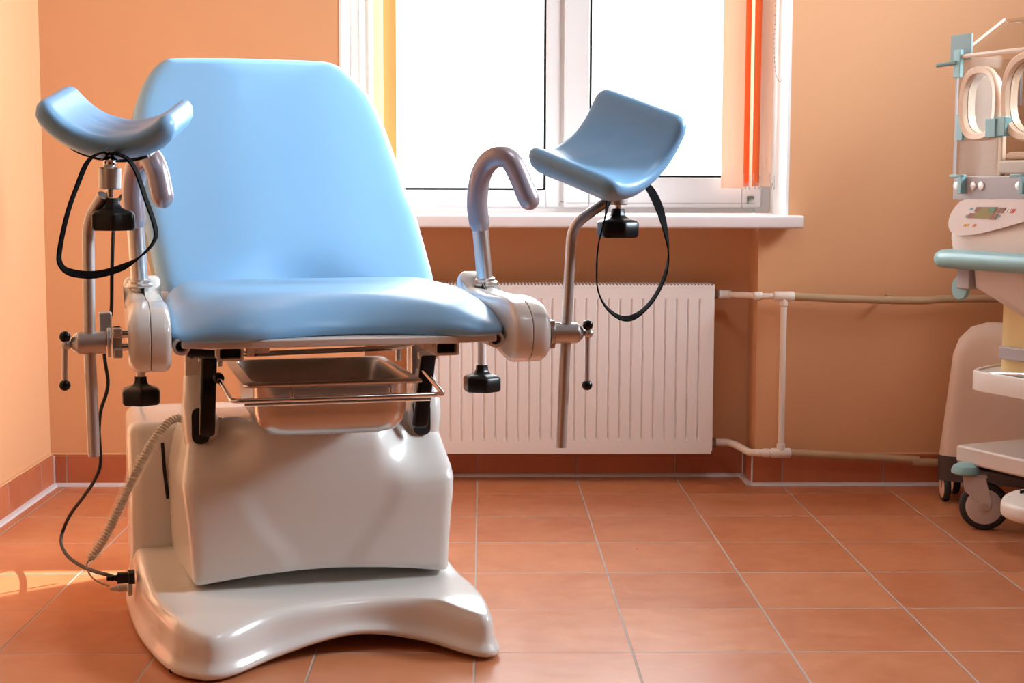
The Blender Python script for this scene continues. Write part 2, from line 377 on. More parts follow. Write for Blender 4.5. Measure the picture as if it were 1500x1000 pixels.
b = MB(); b.box((.822, WY-.026, .838), (.842, WY-.018, .848)); b.box((.822, WY-.026, .825), (.826, WY-.018, .848)); b.xf(WI).build('hinge_cover', mat('hinge', lin(110, 112, 100), .4), rs, bevel=.001)

# vertical blind: one headrail carrying both bunches of vanes and its bead chain
blind = tag(empty('vertical_blind', (.265, 4.66, 2.2)), 'vertical blind with white, peach and orange vanes drawn to both sides of the window', 'blind')
BI = Matrix.Translation((-.265, -4.66, -2.2))
MB().box((WX0+.01, 4.64, 2.2), (WX1-.01, 4.68, 2.235)).xf(BI).build('headrail', PVC, blind, bevel=.003)
def vane(x, y, ang, w, m_, z0=.875):
    b = MB(); R = []
    for z in (z0, 2.2):
        ring = []
        for t in (-1, -.5, 0, .5, 1):
            ring.append(V((x+cos(ang)*t*w/2-sin(ang)*(1-t*t)*.004, y+sin(ang)*t*w/2+cos(ang)*(1-t*t)*.004, z)))
        back = [p+V((-sin(ang)*.0006, cos(ang)*.0006, 0)) for p in reversed(ring)]; R.append(ring+back)
    b.rings(R); v = b.xf(BI).build('vane', m_, blind)
    b = MB(); c, s_ = cos(ang), sin(ang)
    b.box((-w/2+.006, -.0018, z0+.002), (w/2-.006, .0018, z0+.03), Matrix.Translation((x, y, 0)) @ Matrix.Rotation(ang, 4, 'Z'))
    return v
R_ = radians
for x, y, a, w, m_ in ((.80, 4.655, 8, .088, VPEACH), (.838, 4.648, 75, .08, VORANGE), (.852, 4.66, 60, .07, VORANGE), (.872, 4.65, 25, .035, VPEACH)): pass
XV = lambda px, y: W(px, 200, y=y).x
def vane_px(p0, p1, y0, y1, m_, z0=.875):
    a = V((XV(p0, y0), y0)); c = V((XV(p1, y1), y1)); d = c-a
    return vane((a.x+c.x)/2, (a.y+c.y)/2, atan2(d.y, d.x), d.length, m_, z0)
vane_px(1057, 1093, 4.665, 4.65, VPEACH, .872); vane_px(1090, 1098, 4.635, 4.655, VORANGE, .878); vane_px(1097, 1105, 4.67, 4.65, VPEACH, .878)
vane_px(1103, 1115, 4.635, 4.66, VORANGE, .878); vane_px(1113, 1131, 4.65, 4.63, VPEACH, .878)
vane_px(528, 541, 4.60, 4.64, VWHITE); vane_px(541, 546, 4.69, 4.62, VWHITE); vane_px(547, 566, 4.68, 4.665, VPEACH); vane_px(562, 581, 4.64, 4.66, VAMBER)
CHAINM = mat('bead_chain', lin(172, 164, 162), .4)
b = MB()      # bead chain loop
lp = [W(px, py, y=4.58) for px, py in ((1137, -400), (1136, -20), (1134, 60), (1136, 105), (1142, 119), (1149, 110), (1153, 80), (1153, 20), (1150, -40), (1147, -400))]
b.tube(cm(lp, 10), .0008, 6)
for p in resample(cm(lp, 10), 150, False):
    b.sphere(p, .0026, 6)
b.xf(BI).build('bead_chain', CHAINM, blind)
for px0, px1 in ((1090, 1098), (1104, 1113), (1128, 1134)):
    pts = cm([W(px0, 255, y=4.60), W(px0-1, 262, y=4.6), W(px0+2, 276, y=4.6), W((px0+px1)/2, 268, y=4.6), W(px1, 277, y=4.6), W(px1, 258, y=4.6)], 10)
    b = MB(); b.tube(pts, .0007, 6)
    for p in resample(pts, 28, False): b.sphere(p, .0015, 6)
    b.xf(BI).build('bottom_chain', CHAINM, blind)

# ================================================================ RADIATOR + PIPES
RX0, RX1, RZ0, RZ1, RY = -.205, .694, .089, .588, 4.495
rad = tag(empty('radiator', ((RX0+RX1)/2, 4.54, RZ0)), 'white ribbed panel radiator hanging in the niche under the window', 'radiator')
RI = Matrix.Translation((-(RX0+RX1)/2, -4.54, -RZ0))
b = MB(); xs = []; per = .0333; n0 = int((RX1-RX0-.03)/per)
xx = RX0+.004; cols = [(RX0, 0)]
off = (RX1-RX0-n0*per)/2
for i in range(n0):
    x = RX0+off+i*per
    cols += [(x+.004, 0), (x+.0065, 1), (x+.0095, 1), (x+.012, 0)]
cols.append((RX1, 0))
zs = [(RZ0, 0), (RZ0+.038, 0), (RZ0+.047, 1), (RZ1-.047, 1), (RZ1-.038, 0), (RZ1, 0)]
R = [[V((x, RY+.0045*g*h, z)) for x, g in cols] for z, h in zs]
b.rings(R, False, False, False)
b.add([(RX0, RY, RZ0), (RX1, RY, RZ0), (RX1, RY+.02, RZ0), (RX0, RY+.02, RZ0), (RX0, RY, RZ1), (RX1, RY, RZ1), (RX1, RY+.02, RZ1), (RX0, RY+.02, RZ1)], [(0, 1, 2, 3), (4, 7, 6, 5), (0, 3, 7, 4), (1, 5, 6, 2), (2, 6, 7, 3)])
b.xf(RI).build('front_panel', RAD, rad, ang=15)
MB().box((RX0+.005, 4.565, RZ0+.005), (RX1-.005, 4.58, RZ1-.005)).xf(RI).build('back_panel', RAD, rad)
b = MB(); fx = RX0+.03
while fx < RX1-.03: b.box((fx, RY+.02, RZ0+.04), (fx+.001, 4.565, RZ1-.02)); fx += .02
b.xf(RI).build('convector_fins', RAD, rad)
for x0, x1 in ((RX1-.001, RX1+.003), (RX0-.003, RX0+.001)): MB().box((x0, RY+.001, RZ0+.008), (x1, 4.585, RZ1+.003)).xf(RI).build('side_cover', RAD, rad, bevel=.001)
MB().box((RX0, RY+.004, RZ1), (RX1, 4.582, RZ1+.004)).xf(RI).build('top_grille', GRILLE, rad)
NUT = mat('nut', (.35, .3, .25), .35, metal=1)
for z in (.56, .115): MB().lathe([(.012, 0), (.012, .006), (.014, .006), (.014, .016), (.012, .018)], (RX1+.002, 4.54, z), (1, 0, 0), 6).xf(RI).build('union_nut', NUT, rad)
for x in (.02, .5):
    MB().box((x, 4.58, .2), (x+.03, NY, .5)).xf(RI).build('wall_bracket', RAD, rad)

pipe = tag(empty('heating_pipe', (.884, 4.43, .105)), 'white and beige heating pipes joining the radiator along the right wall', 'pipe')
PI_ = Matrix.Translation((-.884, -4.43, -.105))
PY = 4.43
def pt(px, py, y=PY): return W(px, py, y=y)
a = V((RX1+.018, 4.54, .56)); 
b = MB(); b.tube([a, V((RX1+.05, 4.54, .56)), V((RX1+.075, 4.50, .56)), V((.80, PY+.03, .562)), V((.83, PY, .562)), V((.862, PY, .562))], .0085)
b.xf(PI_).build('supply_branch', PIPEW, pipe)
zb0_ = W(1145, 663, y=PY).z
b = MB(); b.tube([V((RX1+.018, 4.54, .115)), V((RX1+.055, 4.54, .115)), V((RX1+.075, 4.52, .112)), V((.80, 4.455, .1)), V((.825, PY, zb0_)), V((.87, PY, zb0_))], .011)
b.xf(PI_).build('return_branch', PIPEW, pipe)
for nm, (x0, x1, r, z, y) in {'coupling': (.802, .826, .0125, .562, PY)}.items():
    MB().lathe([(r-.002, 0), (r, .003), (r, x1-x0-.003), (r-.002, x1-x0)], (x0, y+.008, z), (1, 0, 0)).xf(PI_).build(nm, PIPEW, pipe)
MB().lathe([(.011, 0), (.013, .002), (.013, .034), (.011, .036)], (.716, 4.54, .56), (1, 0, 0)).xf(PI_).build('coupling', PIPEW, pipe)
zt, zb = W(1147, 434, y=PY).z, W(1145, 663, y=PY).z; xt = W(1147, 500, y=PY).x
for z, d in ((zt, -1), (zb, 1)):
    b = MB(); b.lathe([(.0125, 0), (.0145, .003), (.0145, .055), (.0125, .058)], (xt-.029, PY, z), (1, 0, 0)); b.lathe([(.0125, 0), (.0125, .026), (.011, .028)], (xt, PY, z), (0, 0, d))
    b.xf(PI_).build('tee_fitting', PIPEW, pipe)
MB().tube([V((xt, PY, zt)), V((xt, PY, zb))], .0093).xf(PI_).build('bypass_pipe', PIPEW, pipe)
MB().lathe([(.0105, 0), (.013, .004), (.013, .02), (.011, .022)], (xt-.055, PY, zb), (1, 0, 0)).xf(PI_).build('coupling', PIPEW, pipe)
MB().tube(cm([V((xt+.02, PY, zt)), pt(1250, 438), pt(1350, 440), pt(1450, 437), V((2.68, PY, pt(1450, 437).z))], 8), .0115).xf(PI_).build('supply_pipe', PIPEB, pipe)
MB().tube(cm([V((xt+.02, PY, zb)), pt(1250, 668), pt(1340, 673), pt(1400, 678), V((2.68, PY, .05))], 8), .0115).xf(PI_).build('return_pipe', PIPEB, pipe)
for px, zz in ((1300, zt), (1298, .09)):
    x = W(px, 500, y=PY).x
    MB().box((x, PY, zz-.004), (x+.008, YB, zz+.004)).xf(PI_).build('pipe_clip', PIPEB, pipe)

# ================================================================ EXAMINATION CHAIR (local frame: x right, y away from the camera, z up)
chair = tag(empty('examination_chair', CH.M.translation, radians(14)), 'blue vinyl gynaecological examination chair with leg supports on a white pedestal base', 'medical chair')
SX = lambda t: max(0, min(1, t))**2*(3-2*max(0, min(1, t)))
# --- base
bo = [(-.27, .0), (-.245, -.012), (-.205, .0), (-.12, .062), (0, .10), (.08, .104), (.16, .078), (.215, .02), (.25, -.012), (.28, .0), (.29, .05), (.295, .19), (.28, .36), (.265, .6), (.25, .78), (.15, .82), (-.1, .83), (-.3, .82), (-.368, .76), (-.378, .6), (-.374, .45), (-.362, .3), (-.335, .14), (-.305, .04)]
bo = resample(cm([V((x, y)) for x, y in bo], 10, True), 180)
def base_fn(a, c, h):
    zt_ = .082+.016*SX((c+.01)/.11)+.034*SX((c-.24)/.24)
    arch = .030*math.exp(-((a-.03)/.15)**2)*SX((.3-c)/.2)
    lo = .003+arch
    return V((a, c, lo+(zt_-lo)*h))
b = MB(); b.pillow(bo, [(.015, .0), (.003, .0), (-.003, .05), (-.005, .12), (-.003, .19), (.003, .28), (.007, .42), (.008, .6), (.009, .75), (.012, .87), (.017, .95), (.023, .99), (.031, 1.0)], base_fn, 12)
base = b.build('pedestal_base', WHITE, chair, ang=70)
# rim bead round the foot
for q in (V((-.337, .18, .012)), V((-.312, .055, .008))): MB().sphere(q, .005, 8).build('foot_screw', BLACK, base)
b = MB(); b.lathe([(.012, 0), (.014, .003), (.014, .008), (.010, .010)], (-.371, .42, .068), (-1, 0, 0)); b.build('socket', GREYC, base)
MB().box((-.3785, .388, .086), (-.366, .418, .108)).build('socket', DARK, base)
# --- rear tower
def rbox(b, x0, x1, y0, y1, z0, z1, r, er=.015, taper=0, ty=0):
    o = resample(rrect(x0, y0, x1, y1, r), 72); cx, cy_ = (x0+x1)/2, (y0+y1)/2
    def fn(a, c, h):
        k = (h-z0)/(z1-z0); return V((cx+(a-cx)*(1-taper*k), cy_+(c-cy_)*(1-ty*k), h))
    pr = [(0, z0), (0, z0+(z1-z0)*.5)]+[(er*(1-cos(t)), z1-er+er*sin(t)) for t in (0, .4, .8, 1.2, pi/2)]
    return b.pillow(o, pr, fn, 4)
b = MB(); rbox(b, -.372, .20, .50, .80, .10, .392, .03, .022)
b.build('rear_housing', WHITE, chair, ang=60)
# --- column cover (front shroud) with two horns
def cover_ring(z, xf, xb, y0, y1, r, back=0, cx=-.007):
    P_ = [V((cx-xf, y0)), V((cx+xf, y0)), V((cx+xb, y1)), V((cx-xb, y1))]
    o = resample(fillet(P_, [r, r, .05, .05], 8, True), 140)
    i0 = min(range(140), key=lambda i: (o[i]-V((cx-xf, y0))).length); o = o[i0:]+o[:i0]
    res = []
    for p in o:
        f = max(0, 1-(p.y-y0)/.12); u = abs(p.x-cx)/xf
        rec = .0035*SX((.085+.085*SX((z-.10)/.19)-abs(p.x-cx))/.05)*SX((.45-z)/.05) if z > .109 else .0035*SX((.09-abs(p.x-cx))/.05)
        res.append(V((p.x, p.y+f*(back*SX((u-.42)/.36)-.006*(1-u*u)+rec), z+.020*(1-u*u)*f*SX((.22-z)/.08))))
    return res
cov = [(.112, .20, .24, .30, .55, .02), (.108, .240, .276, .256, .56, .010), (.110, .248, .285, .250, .563, .010), (.116, .251, .288, .247, .565, .011), (.16, .253, .290, .248, .565, .012), (.22, .258, .291, .251, .565, .014), (.27, .264, .292, .254, .565, .016, .0), (.295, .2665, .292, .256, .565, .02, .003), (.315, .265, .290, .258, .56, .022, .016), (.34, .259, .285, .261, .555, .026, .040), (.37, .251, .278, .265, .55, .03, .062), (.392, .246, .268, .272, .54, .034, .068), (.408, .236, .258, .286, .53, .036, .064), (.417, .222, .24, .302, .515, .036, .054), (.42, .19, .2, .33, .49, .03, .03)]
cov = [tuple(c)+((0,) if len(c) == 6 else ()) for c in cov]; cv2 = cov[:4]
for c0, c1 in zip(cov[3:], cov[4:]):
    k = max(1, round((c1[0]-c0[0])/.009))
    for q in range(1, k+1): cv2.append(tuple(a+(b_-a)*q/k for a, b_ in zip(c0, c1)))
b = MB(); b.rings([cover_ring(*c) for c in cv2])
cov_o = b.build('column_cover', WHITE, chair, ang=60)
for sx, xo in ((-1, -.242), (1, .225)):      # horns round the lifting columns
    b = MB(); R = []
    for z, w, yf, yb, ix in ((.33, .034, .345, .45, .016), (.36, .036, .336, .45, .014), (.385, .037, .329, .45, .012), (.405, .036, .325, .45, .010), (.425, .0335, .328, .445, .007), (.445, .0295, .336, .44, .004), (.465, .0255, .35, .435, .002), (.485, .0225, .365, .43, 0), (.498, .021, .373, .427, 0), (.502, .019, .376, .424, 0), (.503, .012, .385, .415, 0)):
        o = rrect(xo-w-sx*ix, yf, xo+w-sx*ix, yb, min(w, (yb-yf)/2)*.85, 8); o = resample(o, 56); R.append([V((p.x, p.y, z)) for p in o])
    hn = b.rings(R).build('cover_horn', WHITE, cov_o, ang=80)
    sc = V((xo-sx*.012-.006, .3265, .408)); b = MB(); o = resample(rrect(-.017, -.034, .017, .036, .016), 40); b.rings([[V((sc.x+p.x, yy, sc.z+p.y)) for p in o] for yy in (.323, .36)]); b.build('strut_slot', DARK, hn)
# black gap line between housing and cover
b = MB(); g = [Q(238, 648, y=.50), Q(241, 690, y=.50), Q(246, 730, y=.50)]; b.tube(g, .0035, 8); b.build('gap', DARK, cov_o)
b = MB()
b.sphere(Q(322, 613, y=.36), .005, 10, (1.5, 1, .8)); b.build('cover_screw', CHROME, cov_o)
# --- lifting columns
for xo in (-.243, .215):
    b = MB(); b.prism(resample(rrect(xo-.018, .385, xo+.018, .425, .006), 28), .45, .592, XYZ); b.build('lifting_column', SILVER if xo > 0 else FRAMEM, chair)
# --- black links in front
for pt_, pb_ in (((306, 524), (303, 636)), ((627, 520), (615, 623))):
    a = Q(*pt_, y=.30); c = Q(*pb_, y=.305)
    b = MB(); d = (c-a).normalized(); o = resample(rrect(-.0155, -.011, .0155, .011, .007), 28); ux = V((1, 0, 0)); uy = d.cross(ux).normalized(); R = []
    for t, s_ in ((-.006, .5), (-.003, .85), (.004, 1), (.5, 1.0), (.9, 1.0), (.985, .98), (1.0, .9), (1.02, .72), (1.03, .4)):
        p = a.lerp(c, t); R.append([p+ux*q.x*s_+uy*q.y*s_ for q in o])
    b.rings(R); lk = b.build('support_strut', BLACKG, chair, ang=60)
    MB().tube([a-ux*.02, a+ux*.02], .008, 12).build('pivot_pin', STEELG, lk)
# --- seat frame
b = MB(); fo = [(-.285, .02), (-.2, -.0), (.2, -.0), (.285, .02), (.287, .55), (-.287, .55)]
b.prism([V(p) for p in fo], .594, .608, XYZ); frame = b.build('seat_frame', FRAMEM, chair, bevel=.003)
for sx in (-1, 1):
    b = MB(); xo = sx*.285; n = 24; R = []
    for r, y in ((.0155, .56), (.0155, .03), (.0155, .026), (.0145, .025), (.0105, .025), (.0095, .028), (.0095, .2)): R.append([V((xo+r*cos(2*pi*j/n), y, .597+r*sin(2*pi*j/n))) for j in range(n)])
    b.rings(R); b.build('side_tube', FRAMEM, frame, ang=50)
    MB().lathe([(.0094, 0), (.0094, .002)], (xo, .06, .597), (0, 1, 0)).build('tube_shade_disc', DARK, frame)  # dark disc stands for the shade inside the open tube
for x0 in (-.222, .172):
    o_ = resample(rrect(x0, .568, x0+.046, .594, .004), 28); i_ = resample(rrect(x0+.004, .572, x0+.042, .590, .003), 28)
    b = MB(); b.rings([[V((p.x, y, p.y)) for p in q] for q, y in ((o_, .42), (o_, .04), (i_, .04), (i_, .12))]); b.build('bracket_tube', FRAMEM, frame, ang=50)
    MB().box((x0+.006, .06, .573), (x0+.04, .075, .589)).build('bracket_core', DARK, frame)
b = MB(); b.box((-.17, .03, .576), (-.158, .06, .594)); b.box((-.16, .04, .581), (-.13, .3, .594)); b.build('bracket_rib', FRAMEM, frame, bevel=.002); MB().box((.15, .03, .58), (.165, .3, .594)).build('bracket_rib', FRAMEM, frame, bevel=.002)
MB().lathe([(.004, 0), (.004, .005), (.002, .006)], Q(363, 500, y=.05), (0, 0, -1), 10).build('frame_screw', STEELG, frame)
b = MB(); b.tube([V((-.273, .07, .582)), V((-.225, .07, .578))], .008, 12); b.tube([V((-.268, .07, .582)), V((-.262, .07, .582))], .011, 12); b.build('lock_pin', BLACK, frame)
# --- seat cushion
so = [(-.305, .30), (-.311, .20), (-.309, .11), (-.300, .05), (-.275, .008), (-.235, -.010), (-.19, -.013), (-.15, -.003), (-.10, .022), (-.04, .042), (.03, .046), (.10, .034), (.16, .012), (.20, -.003), (.24, -.008), (.28, .008), (.303, .05), (.312, .12), (.313, .20), (.308, .30), (.300, .42), (.29, .54), (.26, .585), (.2, .6), (0, .605), (-.2, .6), (-.26, .585), (-.288, .54), (-.298, .42)]
so = resample(cm([V(p) for p in so], 8, True), 200)
def seat_fn(a, c, h):
    top = .684-.004*SX((.25-c)/.25)-.022*SX((.14-c)/.15)
    top -= .030*SX((abs(a)-.17)/.16)*SX((.34-c)/.3)
    top -= .022*math.exp(-((a-.01)/.105)**2)*SX((.14-c)/.12)
    bot = .6065+.003*math.exp(-((a-.02)/.12)**2)*SX((.14-c)/.12)
    return V((a, c, bot+(top-bot)*h))
b = MB(); b.pillow(so, [(.006, 0), (.002, .04), (0, .12), (-.002, .28), (.001, .46), (.008, .64), (.018, .79), (.032, .90), (.05, .97), (.072, 1.0)], seat_fn, 10)
seat = b.build('seat', BLUE, chair, ang=80)
# --- backrest
BA = radians(41); P0 = V((0, .60, .64)); Ub = V((0, sin(BA), cos(BA))); Nb = V((0, -cos(BA), sin(BA)))
bk = [(500, 418), (600, 422), (634, 415), (638, 400), (629, 364), (620, 332), (611, 302), (600, 276), (590, 243), (580, 216), (570, 188), (560, 164), (548, 140), (535, 122), (520, 108), (508, 97), (496, 90), (478, 85), (440, 83), (380, 81), (320, 79), (275, 77), (246, 77), (234, 82), (223, 91), (212, 107), (203, 127), (196, 150), (193, 175), (195, 200), (199, 235), (205, 280), (212, 315), (222, 360), (230, 398), (236, 415), (260, 428), (360, 424)]
pl = []
for px, py in bk:
    p = CH.P(px, py, P0, Nb)-P0; pl.append(V((p.x, p.dot(Ub))))
pl = list(reversed(pl))
area_ = sum(pl[i-1].x*pl[i].y-pl[i].x*pl[i-1].y for i in range(len(pl)))
if area_ < 0: pl.reverse()
bo2 = resample(cm(pl, 6, True), 200)
def back_fn(a, c, h):
    crown = .010*SX((.28-abs(a))/.2)
    lum = -.030*math.exp(-((a+.01)/.12)**2)*SX((.15-c)/.11)
    return P0+V((a, 0, 0))+Ub*c+Nb*((h)*1.0+(crown+lum)*max(0, (h+.05)/.05) if h > -.05 else h)
b = MB(); b.pillow(bo2, [(.02, -.062), (.004, -.055), (0, -.042), (0, -.030), (.004, -.018), (.012, -.009), (.024, -.003), (.042, 0)], back_fn, 10)
back = b.build('backrest', BLUE, chair, ang=80)
so2 = [p for p in bo2]
b = MB(); b.pillow(so2, [(.02, -.098), (.0, -.088), (-.006, -.07), (-.006, -.058), (.01, -.054)], lambda a, c, h: P0+V((a, 0, 0))+Ub*c+Nb*h, 6)
shell = b.build('backrest_shell', CREAM, chair, ang=60)
b = MB(); b.tube([V((-.31, .565, .635)), V((.31, .565, .635))], .013, 16); b.tube([V((-.325, .50, .65)), V((-.285, .50, .65))], .012, 16); b.tube([V((.285, .50, .65)), V((.325, .50, .65))], .012, 16)
b.build('hinge_bar', FRAMEM, chair)
# --- side housings, grips, knobs
def housing(sx):
    # elevation outline in (y,z)
    pr = [(-.035, .575), (.01, .553), (.08, .560), (.2, .588), (.34, .610), (.43, .634), (.445, .67), (.44, .690), (.415, .702), (.39, .700), (.375, .672), (.33, .670), (.2, .668), (.08, .675), (.0, .665), (-.04, .635)]
    P_ = [V(p) for p in pr]; out = resample(fillet(P_, [.03, .04, .05, .06, .06, .05, .03, .02, .02, .02, .012, .03, .06, .05, .05, .03], 6, True), 110)
    a_ = sum(out[i-1].x*out[i].y-out[i].x*out[i-1].y for i in range(len(out)))
    if a_ < 0: out.reverse()
    x0 = sx*.304; wth = .072; objs = []
    for k0, k1, nm in ((0, .034, 'housing'), (.0352, wth, 'housing_cap')):
        er = .018
        if k0 == 0: pf = [(.012, k0), (.006, k0+.002), (.002, k0+.006), (.0, k0+.012), (0, k1-.001), (.001, k1)]
        else: pf = [(.001, k0), (0, k0+.001), (0, k0+.01)]+[(er*(1-cos(t)), k1-er+er*sin(t)) for t in (0, .4, .8, 1.2, pi/2)]
        b = MB(); b.pillow(out, pf, lambda a, c, h: V((x0+sx*h, a, c)), 4)
        par = objs[0] if objs else chair
        objs.append(b.build(nm, WHITE, par, ang=40))
    b = MB(); b.pillow(out, [(.0022, .033), (.0022, .037)], lambda a, c, h: V((x0+sx*h, a, c)), 2); b.build('seam', DARK, objs[0])
    return objs[0]
HL, HR = housing(-1), housing(1)
def knob(c, parent, ax=(0, 0, -1), s_=1.0):
    """star knob: c is the top of its neck"""
    prof = [(.0001, 0), (.0125, .0), (.0135, .010), (.017, .016), (.026, .020), (.036, .023), (.0405, .028), (.0405, .050), (.037, .055), (.0001, .0565)]
    b = MB(); b.lathe([(r*s_, h*s_) for r, h in prof], c, ax, 72, 6, .10)
    return b.build('clamp_knob', BLACK, parent, ang=40)
def stem(c, h, r, parent, m_=SILVER): return MB().lathe([(r, 0), (r, h)], c, (0, 0, 1), 20).build('knob_stem', m_, parent)
for H_, px, yb in ((HL, 206, 540), (HR, 706, 506)):
    c = Q(px, {206: 551, 706: 534}[px], y=.37); knob(c, H_); stem(c-V((0, 0, .002)), .05, .009, H_, FRAMEM)
# grips: silver tube leaving the back of the housing, then a curved moulded sleeve
def grip(px_pts, ys, split, parent):
    P_ = [Q(x, y, y=yy) for (x, y), yy in zip(px_pts, ys)]
    low = P_[:split+1]; g = MB().tube(low, .0165, 24).build('grip_post', SILVER, parent)
    MB().lathe([(.024, 0), (.026, .002), (.026, .005), (.021, .008), (.0215, .013), (.018, .015)], low[0]+(low[1]-low[0]).normalized()*.036, (low[1]-low[0]), 28).build('collar', SILVER, g)
    sl = cm(P_[split:], 10)
    MB().tube(sl, [.0215 if i > 2 else .0195+.001*i for i in range(len(sl))], 26, True, 1.0).build('grip_sleeve', SLEEVE, g)
grip([(206, 446), (203, 390), (198, 325), (195, 290), (197, 258), (205, 236), (219, 230), (230, 250), (238, 288)], [.37, .36, .35, .34, .325, .30, .275, .26, .255], 2, HL)
grip([(713, 442), (708, 385), (703, 330), (699, 298), (703, 262), (714, 239), (732, 229), (751, 239), (775, 292)], [.37, .365, .36, .35, .335, .32, .30, .285, .27], 2, HR)
# --- leg supports
def ball(c, r, parent): return MB().sphere(c, r, 16).build('ball_end', BLACKG, parent)
def leg_support(sx, ppts, pys, sock, skn, yk):
    P_ = [Q(x, y, y=yy) for (x, y), yy in zip(ppts, pys)]
    o = MB().tube(fillet(P_, .03, 8), .0102 if sx < 0 else .0098, 20).build('support_rod', STEELG, chair)
    c = Q(*sock[0], y=yk); top = Q(*sock[1], y=yk); h = (top-c).length
    s_ = MB().lathe([(.017, 0), (.0185, .002), (.0185, h-.002), (.017, h)], c, top-c, 28).build('ball_socket', STEELG, o)
    b = MB(); b.sphere(top+V((0, 0, .007)), .011, 14); b.lathe([(.016, 0), (.008, .006), (.006, .014)], top+V((0, 0, .012)), (0, 0, 1), 20); b.build('ball_joint', CHROME, s_); MB().lathe([(.006, 0), (.006, .014)], c, (0, 0, -1), 16).build('clamp_bolt', CHROME, s_)
    kc = Q(*skn, y=yk); knob(kc, o, (0, 0, -1), .98)
    return o
LL = leg_support(-1, [(138, 668), (131, 500), (129, 322), (152, 286)], [0, 0, 0, -.03], [(161, 277), (161, 245)], (165, 290), -.03)
LR = leg_support(1, [(822, 655), (829, 488), (838, 330), (893, 292)], [0, 0, 0, .0], [(905, 300), (905, 272)], (905, 305), .0)
# clamps
def clamp(sx, cpx, t1, t2, rodpx, parent):
    c = Q(*cpx, y=0); xin = sx*.374
    b = MB(); b.tube([V((c.x+sx*.024, 0, c.z)), V((c.x-sx*.022, 0, c.z))], .0195, 26); b.lathe([(.0195, 0), (.012, .01), (.007, .013)], (c.x+sx*.024, 0, c.z), (sx, 0, 0), 26)
    cl = b.build('clamp', STEELG, parent, bevel=.0012)
    b = MB(); b.tube([V((c.x-sx*.024, 0, c.z)), V((c.x-sx*.030, 0, c.z))], .0255, 28); b.build('clamp_flange', STEELG, cl, bevel=.001)
    b = MB(); xa, xb_ = sorted((c.x-sx*.033, xin+sx*.012)); b.box((xa, -.02, c.z-.026), (xb_, .02, c.z-.008)); b.box((xa, -.02, c.z+.008), (xb_, .02, c.z+.026)); b.box((xa, -.01, c.z-.026), (xa+.009 if sx > 0 else xb_, .02, c.z+.026)); b.build('clamp_jaw', STEELG, cl, bevel=.003)
    b = MB()
    for dz in (-.008, .014): b.tube([V((xin-sx*.01, -.002, c.z+dz)), V((xin+sx*.025, -.002, c.z+dz))], .007, 14)
    b.build('clamp_pin', CHROME, cl)
    a, d = Q(*t1, y=-.006), Q(*t2, y=-.006); hub = Q(*rodpx, y=-.006)
    b = MB(); b.tube([V((c.x+sx*.03, 0, c.z)), V((hub.x, -.002, hub.z))], .0062, 12); b.sphere(hub, .009, 12); b.tube([a, d], .0048, 12); tb = b.build('tommy_bar', STEELG, cl)
    ball(a, .0098, tb); ball(d, .0098, tb); return cl
CL = clamp(-1, (136, 502), (95, 493), (95, 564), (97, 505), LL)
CR = clamp(1, (826, 488), (861, 476), (860, 564), (862, 488), LR)
MB().box((-.424, .025, .602), (-.402, .05, .66)).build('clamp_lever', STEELG, CL, bevel=.003)
# pads
RLm = Matrix(((0.9934, 0.008, 0.1145), (0.0155, 0.979, -0.2033), (-0.1137, 0.2038, 0.9724)))
RRm = Matrix(((0.6515, -0.7443, -0.1469), (0.5314, 0.5858, -0.6119), (0.5415, 0.3206, 0.7772)))
PW, PLn, PS = .1851, .1821, .0452
def pad(Rm, t, parent):
    RR = (PW**2/4+PS**2)/(2*PS); th = math.asin(PW/2/RR); al = RR*th
    Mw = Matrix.Translation(V(t)) @ Rm.to_4x4()
    def fn(a, c, h):
        ang = a/RR; r = RR-h; wr = (.0022*noise.noise(V((a*22, c*55, t[0]*9)))+.0008*sin(c*90+a*60))*SX((.07-abs(a))/.05)*(1 if h > -.004 else 0)
        return CH.I @ (Mw @ V(((r-wr)*sin(ang), c, RR-(r-wr)*cos(ang))))
    e = .010; o = resample(rrect(-al-e, -PLn/2-e, al+e, PLn/2+e, .028), 160)
    b = MB(); b.pillow(o, [(.045, -.044), (.026, -.041), (.012, -.034), (.003, -.023), (0, -.013), (.002, -.006), (.007, -.0015), (.016, 0)], fn, 9)
    p_ = b.build('leg_pad', BLUE, parent, ang=80)
    b = MB(); o2 = resample(rrect(-.05, -.05, .05, .05, .015), 60); b.pillow(o2, [(0, -.051), (0, -.044)], fn, 3); b.build('pad_plate', BLACK, p_)
    return p_
pad(RLm, (-.6208, 2.7023, .9785), LL); pad(RRm, (.2422, 2.785, .9367), LR)
# straps
def strap(pts, ys, ws, wdirs, parent):
    P_ = [Q(x, y, y=yy) for (x, y), yy in zip(pts, ys)]; k = 8; n = (len(P_)-1)*k+1
    C_ = cm(P_, k); D_ = [V(wdirs[min(i//k, len(ws)-1)]).lerp(V(wdirs[min(i//k+1, len(ws)-1)]), (i % k)/k) for i in range(n)]
    Wd = [ws[min(i//k, len(ws)-1)]*(1-(i % k)/k)+ws[min(i//k+1, len(ws)-1)]*(i % k)/k for i in range(n)]
    R = []
    for i, p in enumerate(C_):
        tg = (C_[min(i+1, n-1)]-C_[max(i-1, 0)]).normalized(); a = D_[i]-tg*D_[i].dot(tg); a.normalize(); b_ = tg.cross(a)*.0013; a = a*Wd[i]/2
        R.append([p+a+b_, p-a+b_, p-a-b_, p+a-b_])
    return MB().rings(R).build('strap', STRAP, parent, ang=50)
A_, B_, C_2 = (.35, 1, .1), (.75, .7, .0), (1, .25, 0)
